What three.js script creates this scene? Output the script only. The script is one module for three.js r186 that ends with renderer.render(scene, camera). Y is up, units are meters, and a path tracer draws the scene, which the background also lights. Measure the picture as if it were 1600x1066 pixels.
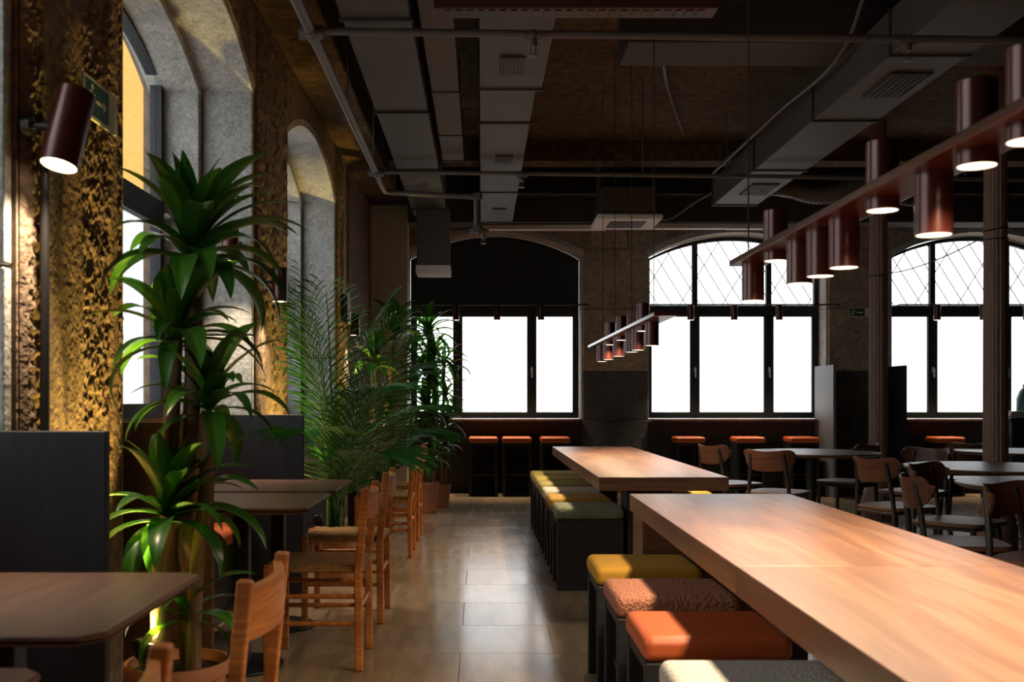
import * as THREE from 'three';
import { RoundedBoxGeometry } from 'three/addons/geometries/RoundedBoxGeometry.js';
import { mergeGeometries, mergeVertices, toCreasedNormals } from 'three/addons/utils/BufferGeometryUtils.js';

// ---------------------------------------------------------------- camera, sky, exposure
const scene = new THREE.Scene();
const renderer = new THREE.WebGLRenderer();
renderer.toneMapping = THREE.LinearToneMapping;
renderer.toneMappingExposure = 1.0;
renderer.shadowMap.enabled = true;
const camera = new THREE.PerspectiveCamera(36.87, 1600 / 1066, 0.05, 200);   // 1600 px focal length in a 1600 x 1066 frame
camera.position.set(0, 1.2, 0);
camera.lookAt(0, 1.2, -10);
camera.setViewOffset(1600, 1066, 48, -92, 1600, 1066);                       // shifted lens: horizon at 625, vanishing point at 752
camera.focus = 7.5;
camera.userData.fStop = 4.5;
scene.background = new THREE.Color().setRGB(0.95, 0.98, 1.0);                // even overcast sky
scene.backgroundIntensity = 2.7;

// strengths of the lamps (candela)
const I_PENDANT = 3.7, I_RAIL = 9, I_WALL = 5.5, I_UP = 22;
const WARM = new THREE.Color().setRGB(1.0, 0.76, 0.50), GOLD = new THREE.Color().setRGB(1.0, 0.66, 0.16);

// ---------------------------------------------------------------- helpers
let seed = 7;
const rnd = () => { seed = (seed * 1664525 + 1013904223) >>> 0; return seed / 4294967296; };
const rr = (a, b) => a + (b - a) * rnd();
const used = new Map();
function numbered(n) { const k = used.get(n) ?? 0; used.set(n, k + 1); return k ? n + '_' + String(k).padStart(3, '0') : n; }
function mesh(name, geo, mat, parent) {
  const m = new THREE.Mesh(geo, mat); m.name = parent ? name : numbered(name);
  m.castShadow = m.receiveShadow = true; (parent ?? scene).add(m); return m;
}
function tag(o, label, category, group) { o.userData.label = label; o.userData.category = category; if (group) o.userData.group = group; return o; }
function thing(name, label, category, [x, y, z] = [0, 0, 0], turn = 0, group) {
  const o = new THREE.Group(); o.name = numbered(name); o.position.set(x, y, z); o.rotation.y = turn; scene.add(o);
  return tag(o, label, category, group);
}
function copyOf(root, [x, y, z], turn, label, group) {
  const r = root.clone(); r.name = numbered(root.name.replace(/_\d{3}$/, '')); scene.add(r); r.position.set(x, y, z); r.rotation.y = turn;
  r.userData = { ...root.userData, label: label ?? root.userData.label }; if (group) r.userData.group = group; return r;
}
function struct(name, geo, mat) { const m = mesh(name, geo, mat); m.userData.kind = 'structure'; return m; }
// planar uv in metres on the dominant axis of every face
function boxUV(g, ox = 0, oy = 0) {
  g = g.index ? g.toNonIndexed() : g; const p = g.attributes.position, n = g.attributes.normal, uv = new Float32Array(p.count * 2);
  for (let i = 0; i < p.count; i += 3) {
    let ax = 0, ay = 0, az = 0;
    for (let k = 0; k < 3; k++) { ax += n.getX(i + k); ay += n.getY(i + k); az += n.getZ(i + k); }
    ax = Math.abs(ax); ay = Math.abs(ay); az = Math.abs(az);
    for (let k = 0; k < 3; k++) {
      const x = p.getX(i + k), y = p.getY(i + k), z = p.getZ(i + k); let u, v;
      if (ay >= ax && ay >= az) { u = z; v = x; } else if (ax >= az) { u = z; v = y; } else { u = x; v = y; }
      uv[(i + k) * 2] = u + ox; uv[(i + k) * 2 + 1] = v + oy;
    }
  }
  g.setAttribute('uv', new THREE.BufferAttribute(uv, 2)); return g;
}
const box = (x0, x1, y0, y1, z0, z1, r = 0) => {     // a box between limits, chamfered when r > 0
  const w = Math.abs(x1 - x0), h = Math.abs(y1 - y0), d = Math.abs(z1 - z0);
  const g = r ? new RoundedBoxGeometry(w, h, d, 2, Math.min(r, w / 2.01, h / 2.01, d / 2.01)) : new THREE.BoxGeometry(w, h, d);
  g.translate((x0 + x1) / 2, (y0 + y1) / 2, (z0 + z1) / 2); return boxUV(g);
};
const V = (x, y, z) => new THREE.Vector3(x, y, z);
const join = (gs) => mergeGeometries(gs.map((g) => { const q = g.index ? g.toNonIndexed() : g; for (const k of Object.keys(q.attributes)) if (!['position', 'normal', 'uv'].includes(k)) q.deleteAttribute(k); return q; }));
function rod(a, b, r0, r1 = r0, seg = 12) {           // a tapered round bar from a to b
  const d = b.clone().sub(a), g = new THREE.CylinderGeometry(r1, r0, d.length(), seg);
  g.applyQuaternion(new THREE.Quaternion().setFromUnitVectors(V(0, 1, 0), d.clone().normalize())); const c = a.clone().add(b).multiplyScalar(0.5);
  return g.translate(c.x, c.y, c.z);
}
function bar(a, b, w, t) {                           // a squared bar from a to b
  const d = b.clone().sub(a), g = new RoundedBoxGeometry(w, d.length(), t, 2, Math.min(w, t) * 0.2);
  g.applyQuaternion(new THREE.Quaternion().setFromUnitVectors(V(0, 1, 0), d.clone().normalize())); const c = a.clone().add(b).multiplyScalar(0.5);
  return boxUV(g.translate(c.x, c.y, c.z));
}
const tube = (pts, r, seg = 24, rad = 8) => new THREE.TubeGeometry(new THREE.CatmullRomCurve3(pts), seg, r, rad);
function spot(parent, pos, dir, color, intensity, angle, penumbra = 0.7, radius = 1) {
  const s = new THREE.SpotLight(color, intensity, 0, angle, penumbra, 2); s.name = 'light'; s.position.copy(pos); s.castShadow = true; s.shadow.radius = radius;
  s.target.position.copy(dir); s.add(s.target); s.target.name = 'aim'; parent.add(s); return s;
}

// ---------------------------------------------------------------- textures
function hash(x, y, s) { let h = (x * 374761393 + y * 668265263 + s * 2246822519) | 0; h = Math.imul(h ^ (h >>> 13), 1274126177); return ((h ^ (h >>> 16)) >>> 0) / 4294967296; }
function vn(x, y, px, py, s) {                       // tiling value noise with periods px, py
  const xi = Math.floor(x), yi = Math.floor(y), fx = x - xi, fy = y - yi, u = fx * fx * (3 - 2 * fx), v = fy * fy * (3 - 2 * fy);
  const m = (a, b) => ((a % b) + b) % b, H = (a, b) => hash(m(a, px), m(b, py), s);
  return (H(xi, yi) * (1 - u) + H(xi + 1, yi) * u) * (1 - v) + (H(xi, yi + 1) * (1 - u) + H(xi + 1, yi + 1) * u) * v;
}
function fbm(u, v, px, py, s, oct = 4) { let a = 0.5, t = 0, n = 0; for (let k = 0; k < oct; k++) { t += a * vn(u * px, v * py, px, py, s + k); n += a; a *= 0.55; px *= 2; py *= 2; } return t / n; }
function tex(w, h, fn, rx, ry, srgb = true) {        // fn(u, v) -> [r, g, b] in 0..1; the picture covers rx by ry metres
  const d = new Uint8Array(w * h * 4);
  for (let j = 0; j < h; j++) for (let i = 0; i < w; i++) {
    const c = fn((i + 0.5) / w, (j + 0.5) / h), o = (j * w + i) * 4;
    for (let k = 0; k < 3; k++) d[o + k] = Math.max(0, Math.min(255, c[k] * 255)); d[o + 3] = 255;
  }
  const t = new THREE.DataTexture(d, w, h); t.wrapS = t.wrapT = THREE.RepeatWrapping; t.magFilter = THREE.LinearFilter; t.minFilter = THREE.LinearMipmapLinearFilter; t.generateMipmaps = true;
  if (srgb) t.colorSpace = THREE.SRGBColorSpace; t.repeat.set(1 / rx, 1 / ry); t.needsUpdate = true; return t;
}
const mix = (a, b, t) => a.map((x, i) => x + (b[i] - x) * t);
const woodTex = (c0, c1, c2, s, rx, ry) => tex(1024, 512, (u, v) => {
  const warp = fbm(u, v, 3, 4, s, 3) * 0.12, g = fbm(u, v + warp, 4, 40, s + 11, 4), f = fbm(u, v, 12, 160, s + 23, 2), b = fbm(u, v, 2, 6, s + 31, 3);
  let c = mix(c0, c1, THREE.MathUtils.smoothstep(g, 0.3, 0.7)); c = mix(c, c2, THREE.MathUtils.smoothstep(b, 0.45, 0.75) * 0.6);
  const k = 0.88 + 0.24 * f; return c.map((x) => x * k);
}, rx, ry);
const walnutT = woodTex([0.46, 0.325, 0.24], [0.54, 0.39, 0.29], [0.35, 0.235, 0.175], 3, 2.2, 1.1);
const darkWalnutT = woodTex([0.36, 0.25, 0.20], [0.43, 0.30, 0.235], [0.29, 0.195, 0.155], 5, 1.6, 0.8);
const oakT = woodTex([0.70, 0.42, 0.20], [0.80, 0.52, 0.27], [0.60, 0.34, 0.15], 9, 0.9, 0.3);
const ebonyT = woodTex([0.15, 0.15, 0.17], [0.20, 0.20, 0.22], [0.12, 0.12, 0.13], 13, 1.2, 0.5);
const brownPanelT = woodTex([0.33, 0.21, 0.14], [0.39, 0.26, 0.18], [0.28, 0.17, 0.11], 17, 1.2, 0.6);
const granite = (c, s, q = 1) => tex(512, 512, (u, v) => { const a = fbm(u, v, 90, 90, s, 2), b = fbm(u, v, 4, 4, s + 5, 4), d = fbm(u, v, 24, 24, s + 9, 3); const k = 0.83 + q * (0.42 * (a - 0.5) + 0.28 * (b - 0.5) + 0.22 * (d - 0.5)); return c.map((x) => x * k); }, 1.1, 1.1);
const stoneT = granite([0.86, 0.86, 0.84], 21, 0.6), stoneBrownT = granite([0.80, 0.73, 0.64], 33), stoneDarkT = granite([0.42, 0.43, 0.43], 41);
const roughB = tex(512, 512, (u, v) => { const a = fbm(u, v, 60, 60, 50, 3) * 0.6 + fbm(u, v, 10, 10, 51, 3) * 0.4; return [a, a, a]; }, 1.1, 1.1, false);
const plasterT = tex(512, 512, (u, v) => { const a = fbm(u, v, 5, 5, 61, 5), b = fbm(u, v, 50, 50, 62, 3), c = mix([0.43, 0.355, 0.29], [0.54, 0.46, 0.385], a); const k = 0.68 + 0.55 * b; return c.map((x) => x * k); }, 1.7, 1.7);
const ceilT = tex(512, 512, (u, v) => { const a = fbm(u, v, 6, 6, 71, 5), b = fbm(u, v, 48, 48, 72, 3), c = mix([0.31, 0.21, 0.11], [0.38, 0.32, 0.20], a); const k = 0.55 + 0.8 * b; return c.map((x) => x * k); }, 2.1, 2.1);
const floorT = tex(1024, 1024, (u, v) => { const a = fbm(u, v, 4, 8, 81, 5), b = fbm(u, v, 8, 60, 82, 4), c = mix([0.54, 0.475, 0.40], [0.68, 0.615, 0.53], a); const k = 0.86 + 0.26 * b; return c.map((x) => x * k); }, 2.7, 2.4);
const floorR = tex(512, 512, (u, v) => { const a = 0.15 + 0.08 * fbm(u, v, 5, 9, 85, 3); return [a, a, a]; }, 2.7, 2.4, false);
const boucleB = tex(256, 256, (u, v) => { const a = fbm(u, v, 32, 32, 91, 2); return [a, a, a]; }, 0.22, 0.22, false);
const weaveB = tex(256, 256, (u, v) => { const a = 0.5 + 0.25 * Math.sin(u * 6.2832 * 48) + 0.25 * Math.sin(v * 6.2832 * 48); return [a, a, a]; }, 0.12, 0.12, false);
const rushCord = (u, v) => { const x = u - 0.5, y = v - 0.5, e = Math.max(Math.abs(x), Math.abs(y)), s = Math.abs(x) > Math.abs(y) ? v : u; return [e, s, Math.abs(Math.abs(x) - Math.abs(y))]; };
const rushT = tex(512, 512, (u, v) => { const [e, s, q] = rushCord(u, v), l = 0.5 + 0.5 * Math.sin(e * 2 * 3.1416 * 44), n = fbm(u, v, 40, 40, 95, 3), tw = 0.5 + 0.5 * Math.sin(s * 500 + Math.floor(e * 44) * 2.1); const k = (0.55 + 0.38 * l + 0.1 * tw) * (0.72 + 0.5 * n) * (q < 0.006 ? 0.75 : 1); return [0.86 * k, 0.67 * k, 0.40 * k]; }, 1, 1);
const rushBmp = tex(512, 512, (u, v) => { const [e, s] = rushCord(u, v), l = 0.5 + 0.5 * Math.sin(e * 2 * 3.1416 * 44); const k = l * (0.8 + 0.2 * Math.sin(s * 500)); return [k, k, k]; }, 1, 1, false);
const leafTex = (a, b, s) => tex(128, 256, (u, v) => { const q = Math.abs(u - 0.5) * 2, n = fbm(u, v, 40, 3, s, 3), st = Math.exp(-q * q * 22); let c = mix(a, b, 0.25 + 0.5 * (n - 0.3)); c = mix(c, b, st * 0.6); return c; }, 1, 1);
const barkT = tex(128, 256, (u, v) => { const n = fbm(u, v, 10, 40, 111, 3), r = 0.5 + 0.5 * Math.sin(v * 6.2832 * 26 + 2 * n); const k = 0.6 + 0.4 * n + 0.15 * r; return [0.55 * k, 0.44 * k, 0.32 * k]; }, 1, 1);

// ---------------------------------------------------------------- materials
const std = (o) => new THREE.MeshStandardMaterial(o), phy = (o) => new THREE.MeshPhysicalMaterial(o);
const lin = (r, g, b) => new THREE.Color().setRGB(r, g, b);
const M = {
  floor: [1, 0.95, 1.04].map((k) => std({ map: floorT, roughnessMap: floorR, roughness: 1, color: lin(0.98 * k, 0.94 * k, 0.88 * k) })),
  grout: std({ color: lin(0.16, 0.14, 0.12), roughness: 0.5 }),
  walnut: std({ map: walnutT, roughness: 0.36 }),
  darkWalnut: std({ map: darkWalnutT, roughness: 0.4 }),
  oak: std({ map: oakT, roughness: 0.45 }),
  ebony: std({ map: ebonyT, roughness: 0.55, color: lin(0.5, 0.52, 0.56) }),
  dividerBlack: std({ map: (() => { const t = ebonyT.clone(); t.rotation = Math.PI / 2; t.needsUpdate = true; return t; })(), roughness: 0.6, color: lin(0.38, 0.46, 0.52) }),
  brownPanel: std({ map: brownPanelT, roughness: 0.5 }),
  black: std({ color: lin(0.012, 0.012, 0.014), roughness: 0.45 }),
  blackMetal: std({ color: lin(0.02, 0.02, 0.024), roughness: 0.38, metalness: 0.4 }),
  stone: [1, 0.9, 0.8].map((k) => std({ map: stoneT, bumpMap: roughB, bumpScale: 0.006, roughness: 0.9, color: lin(0.98 * k, k, k) })),
  stoneBrown: [1, 0.86].map((k) => std({ map: stoneBrownT, bumpMap: roughB, bumpScale: 0.008, roughness: 0.9, color: lin(k, k, k) })),
  stoneDark: std({ map: stoneDarkT, bumpMap: roughB, bumpScale: 0.015, roughness: 0.75 }),
  plaster: std({ map: plasterT, bumpMap: roughB, bumpScale: 0.012, roughness: 0.95 }),
  paleplaster: std({ color: lin(0.74, 0.72, 0.70), bumpMap: roughB, bumpScale: 0.002, roughness: 0.8 }),
  ceil: std({ map: ceilT, bumpMap: roughB, bumpScale: 0.02, roughness: 1 }),
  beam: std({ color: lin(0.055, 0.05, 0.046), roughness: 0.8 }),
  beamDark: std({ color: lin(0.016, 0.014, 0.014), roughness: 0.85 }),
  duct: std({ color: lin(0.066, 0.062, 0.056), roughness: 0.6 }),  // darker than the ducts' own grey, ceiling shade put into the colour
  ductBrown: std({ color: lin(0.07, 0.052, 0.034), roughness: 0.65 }),
  ductDark: std({ color: lin(0.03, 0.028, 0.026), roughness: 0.6 }),
  pipe: std({ color: lin(0.10, 0.092, 0.088), roughness: 0.5 }),
  frame: std({ color: lin(0.016, 0.020, 0.028), roughness: 0.6 }),
  navy: std({ color: lin(0.02, 0.036, 0.06), roughness: 0.7 }),
  darkWall: std({ color: lin(0.034, 0.030, 0.030), bumpMap: roughB, bumpScale: 0.002, roughness: 0.65 }),
  glass: phy({ color: 0xffffff, transmission: 1, thickness: 0, roughness: 0, ior: 1.5 }),
  steel: std({ color: lin(0.6, 0.6, 0.6), roughness: 0.3, metalness: 1 }),
  maroon: phy({ color: lin(0.08, 0.017, 0.011), roughness: 0.3, metalness: 0.35, clearcoat: 0.5, clearcoatRoughness: 0.2 }),
  lens: std({ color: lin(0.8, 0.7, 0.6), emissive: lin(1, 0.80, 0.58), emissiveIntensity: 2.4, roughness: 0.5 }),
  goldLens: std({ color: lin(0.8, 0.7, 0.5), emissive: lin(1, 0.85, 0.5), emissiveIntensity: 3, roughness: 0.5 }),
  inner: std({ color: lin(0.25, 0.06, 0.03), roughness: 0.4 }),
  cable: std({ color: lin(0.01, 0.01, 0.01), roughness: 0.6 }),
  ironColumn: std({ color: lin(0.24, 0.15, 0.11), roughness: 0.5 }),
  chairWood: std({ map: darkWalnutT, roughness: 0.42, color: lin(0.75, 0.6, 0.5) }),
  chairDark: std({ color: lin(0.022, 0.017, 0.015), roughness: 0.42 }),
  chairSeat: std({ map: darkWalnutT, roughness: 0.42 }),
  orange: std({ color: lin(0.50, 0.105, 0.030), roughness: 0.42 }),
  rush: std({ map: rushT, bumpMap: rushBmp, bumpScale: 0.004, roughness: 0.85 }),
  terracotta: std({ color: lin(0.36, 0.15, 0.075), roughness: 0.75 }),
  soil: std({ color: lin(0.03, 0.02, 0.013), bumpMap: roughB, bumpScale: 0.02, roughness: 1 }),
  bark: std({ map: barkT, roughness: 0.9 }),
  leaf: [leafTex([0.15, 0.40, 0.10], [0.46, 0.66, 0.22], 121), leafTex([0.12, 0.33, 0.10], [0.32, 0.56, 0.18], 127)].map((t) => phy({ map: t, roughness: 0.32, transmission: 0.3, thickness: 0 })),
  palm: phy({ map: leafTex([0.10, 0.34, 0.11], [0.20, 0.50, 0.17], 137), roughness: 0.42, transmission: 0.22, thickness: 0 }),
  dryLeaf: std({ color: lin(0.30, 0.17, 0.06), roughness: 0.8 }),
  stalk: std({ color: lin(0.14, 0.22, 0.05), roughness: 0.6 }),
  ochre: std({ color: lin(0.80, 0.40, 0.06), roughness: 0.95 }),
  render: std({ color: lin(0.74, 0.75, 0.76), roughness: 0.95 }),
  paving: std({ color: lin(0.62, 0.62, 0.6), roughness: 0.9 }),
  litGreyPanel: std({ color: lin(0.16, 0.17, 0.19), roughness: 0.5 }),  // grey with the window light painted into it
  pale: std({ color: lin(0.62, 0.6, 0.56), roughness: 0.7 }),
};
const fabric = (r, g, b, bump = weaveB, s = 0.001) => std({ color: lin(r, g, b), bumpMap: bump, bumpScale: s, roughness: 0.92 });

// ---------------------------------------------------------------- the shell of the room
const WX = -1.4, BZ = -13.25, CEIL = 4.0, RX = 8.6, FZ = 2.2;
const floor = struct('floor', box(-2.1, RX, -0.15, -0.004, FZ, -13.7), M.grout);
struct('ground', box(-40, 40, -0.4, -0.16, 20, -60), M.paving);
{ // floor tiles, 0.9 x 0.6 m in running bond
  const tw = 0.9, td = 0.6, gap = 0.0024, gs = [0, 1, 2, 3].map((k) => boxUV(new RoundedBoxGeometry(tw - gap, 0.012, td - gap, 1, 0.0015).translate(0, -0.006, 0), k * 0.71, k * 0.43));
  const half = boxUV(new RoundedBoxGeometry(tw / 2 - gap, 0.012, td - gap, 1, 0.0015).translate(0, -0.006, 0), 0.3, 0.9);
  for (let j = 0; j < 21; j++) {
    const z = BZ + 0.005 + td / 2 + j * td, odd = j % 2, x0 = -1.9;
    if (odd) mesh('floor_tile', half, M.floor[j % 3], floor).position.set(x0 + tw / 4, 0, z);
    for (let i = 0; i < 11; i++) {
      const m = mesh('floor_tile', gs[(rnd() * 4) | 0], M.floor[(rnd() * 3) | 0], floor);
      m.position.set(x0 + (odd ? tw / 2 : 0) + tw / 2 + i * tw, 0, z); if (rnd() < 0.5) m.rotation.y = Math.PI;
    }
  }
}
{ const m = mesh('entrance_floor', box(-2.05, RX, -0.012, 0, FZ, BZ + 21 * 0.6), M.floor[0]); m.userData.kind = 'structure'; }
struct('ceiling', box(-2.1, RX, CEIL, CEIL + 0.2, FZ, -13.7), M.ceil);
struct('wall_right', box(RX, RX + 0.2, -0.15, CEIL + 0.2, FZ + 0.2, -13.7), M.darkWall);
struct('wall_front', box(-2.1, RX, -0.15, CEIL + 0.2, FZ, FZ + 0.2), M.darkWall);

// arches: half width a, springing height ys, rise r
function arch(a, ys, r) { const R = (a * a + r * r) / (2 * r); return { R, cy: ys + r - R, t: Math.asin(a / R), y: (x) => ys + r - R + Math.sqrt(Math.max(0, R * R - x * x)) }; }
function archShape(a, y0, ys, r, cx = 0, path = new THREE.Shape()) {
  const A = arch(a, ys, r); path.moveTo(cx - a, y0); path.lineTo(cx + a, y0); path.lineTo(cx + a, ys);
  for (let k = 1; k <= 24; k++) { const an = A.t - (2 * A.t * k) / 24; path.lineTo(cx + A.R * Math.sin(an), A.cy + A.R * Math.cos(an)); }
  path.lineTo(cx - a, y0); return path;
}
function ringPiece(R0, R1, t0, t1, cx, cy, depth) {  // one stone of an arch ring
  const s = new THREE.Shape(), n = 5;
  for (let k = 0; k <= n; k++) { const t = t0 + ((t1 - t0) * k) / n; s[k ? 'lineTo' : 'moveTo'](cx + R1 * Math.sin(t), cy + R1 * Math.cos(t)); }
  for (let k = n; k >= 0; k--) { const t = t0 + ((t1 - t0) * k) / n; s.lineTo(cx + R0 * Math.sin(t), cy + R0 * Math.cos(t)); }
  return new THREE.ExtrudeGeometry(s, { depth, bevelEnabled: true, bevelSize: 0.004, bevelThickness: 0.004, bevelSegments: 1 });
}

// back wall with three arched openings
const BW = [[-0.95, 1.308], [2.161, 4.48], [5.31, 7.63]], SILL = 0.95, BYS = 3.06, BRISE = 0.31;
const wallBack = (() => {
  const s = new THREE.Shape(); s.moveTo(-2.1, 0); s.lineTo(RX, 0); s.lineTo(RX, CEIL); s.lineTo(-2.1, CEIL); s.lineTo(-2.1, 0);
  for (const [a, b] of BW) s.holes.push(archShape((b - a) / 2, SILL, BYS, BRISE, (a + b) / 2, new THREE.Path()));
  return struct('wall_back', boxUV(new THREE.ExtrudeGeometry(s, { depth: 0.45, bevelEnabled: false }).translate(0, 0, BZ - 0.45)), M.stoneBrown[1]);
})();
{ // stones of the piers, and the pale arch rings
  const rows = [[0.02, 0.94], [0.95, 1.565], [1.575, 2.375], [2.385, 3.15]];
  for (const [p0, p1] of [[1.308, 2.161], [4.48, 5.31], [7.63, 8.4]]) {
    rows.forEach(([y0, y1], k) => mesh('stone_block', boxUV(new RoundedBoxGeometry(p1 - p0 - 0.02, y1 - y0, 0.05, 2, 0.012).translate((p0 + p1) / 2, (y0 + y1) / 2, BZ + 0.004), p0 * 3.1, k), k < 2 ? M.stoneDark : M.stoneBrown[k % 2], wallBack));
    for (let k = 0; k < 4; k++) { const w = (p1 - p0 - 0.22) / 4, x = p0 + 0.11 + w * (k + 0.5); mesh('stone_block', boxUV(new RoundedBoxGeometry(w - 0.01, 0.3, 0.04, 2, 0.008).translate(x, 3.32, BZ), k, p0), M.stoneBrown[k % 2], wallBack); }
  }
  for (const [a, b] of BW) {
    const A = arch((b - a) / 2, BYS, BRISE), n = 7;
    for (let k = 0; k < n; k++) { const t0 = -A.t + (2 * A.t * k) / n, t1 = -A.t + (2 * A.t * (k + 1)) / n; mesh('arch_stone', boxUV(ringPiece(A.R + 0.002, A.R + 0.07, t0 + 0.002, t1 - 0.002, (a + b) / 2, A.cy, 0.03).translate(0, 0, BZ - 0.005)), M.stone[k % 3], wallBack); }
    // pale lining of the reveals, one stone per course
    for (const [y0, y1] of [[0.96, 1.57], [1.575, 2.38], [2.385, 3.06]]) for (const x of [a, b]) mesh('reveal_stone', box(x - 0.012, x + 0.012, y0, y1, BZ - 0.32, BZ - 0.01, 0.004), M.stone[1], wallBack);
  }
}
{ // dark cladding under the windows
  let k = 1; for (const [a, b] of BW) struct('trim_' + k++, box(a + 0.005, b - 0.005, 0, 0.925, BZ, BZ + 0.03, 0.004), M.darkWall);
}
struct('wall_corner_chase', box(WX, -0.93, 0, CEIL, BZ, BZ + 0.32, 0.01), M.paleplaster);

// left wall, 0.7 m thick, with three arched niches down to the floor
const LO = [[0.70, 3.08], [3.99, 6.36], [7.34, 9.9]], LYS = 3.14, LRISE = 0.33, LSILL = 1.09;
const toLeft = (g, x = -2.1) => g.rotateY(Math.PI / 2).translate(x, 0, 0);    // shape x runs into the depth, extrusion runs to the right
const wallLeft = (() => {
  const s = new THREE.Shape(); s.moveTo(-FZ, 0); s.lineTo(13.7, 0); s.lineTo(13.7, CEIL); s.lineTo(-FZ, CEIL); s.lineTo(-FZ, 0);
  for (const [a, b] of LO) s.holes.push(archShape((b - a) / 2, 0, LYS, LRISE, (a + b) / 2, new THREE.Path()));
  return struct('wall_left', boxUV(toLeft(new THREE.ExtrudeGeometry(s, { depth: 0.7, bevelEnabled: false }))), M.plaster);
})();
for (const [a, b] of LO) {
  // pale stone lining: a shallow outer order and a deeper inner one
  for (const [x0, x1, t] of [[-1.72, WX - 0.012, 0.05], [-2.02, -1.725, 0.11]]) {
    [[0, 0.79], [0.8, 1.595], [1.605, 3.15]].forEach(([y0, y1], k) => {
      mesh('jamb_stone', box(x0, x1, y0, y1, -b, -b + t, 0.008), M.stone[k % 3], wallLeft);
      mesh('jamb_stone', box(x0, x1, y0, y1, -a - t, -a, 0.008), M.stone[(k + 1) % 3], wallLeft);
    });
    const A = arch((b - a) / 2, LYS, LRISE), n = 7;
    for (let k = 0; k < n; k++) { const t0 = -A.t + (2 * A.t * k) / n, t1 = -A.t + (2 * A.t * (k + 1)) / n; mesh('arch_stone', boxUV(toLeft(ringPiece(A.R - t, A.R + 0.005, t0 + 0.0012, t1 - 0.0012, (a + b) / 2, A.cy, x1 - x0), x0)), M.stone[(k * 2) % 3], wallLeft); }
  }
  mesh('parapet', box(-2.1, -1.9, 0, LSILL, -a - 0.11, -b + 0.11), M.brownPanel, wallLeft);
}
// rough broken faces of the piers: real relief, deep bands of exposed rubble between smoother plaster
function roughPier(z0, z1, bands, s, fine) {
  const nz = fine ? 120 : 56, ny = fine ? 500 : 230, g = new THREE.PlaneGeometry(1, 1, nz, ny), p = g.attributes.position, uv = g.attributes.uv;
  for (let i = 0; i < p.count; i++) {
    const u = p.getX(i) + 0.5, v = p.getY(i) + 0.5, z = z0 + (z1 - z0) * u, y = v * 3.9;
    let w = 0.12; for (const [c, h] of bands) { const wob = 0.07 * (fbm(0.3, v, 4, 14, s + 3, 3) - 0.5); w = Math.max(w, 1 - THREE.MathUtils.smoothstep(Math.abs(u + wob - c), h * 0.8, h * 1.1)); }
    const e = Math.min(1, Math.min(u, 1 - u) * 18);
    const d = (fbm(u, v, 12, 53, s, 3) - 0.5) * 0.016 * w + (fbm(u, v, fine ? 54 : 26, fine ? 240 : 115, s + 7, 2) - 0.5) * 0.022 * w - 0.007 * w;
    p.setXYZ(i, WX + 0.004 + (0.022 + d) * e, y, -z); uv.setXY(i, z, y);
  }
  g.computeVertexNormals(); return mesh('rough_stone_facing', g, M.plaster, wallLeft);
}
roughPier(3.095, 3.975, [[0.08, 0.05], [0.66, 0.16], [0.97, 0.08]], 201, true);
roughPier(6.375, 7.325, [[0.15, 0.1], [0.5, 0.12], [0.85, 0.1]], 211);
roughPier(9.915, 10.75, [[0.25, 0.15], [0.75, 0.15]], 221);

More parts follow.
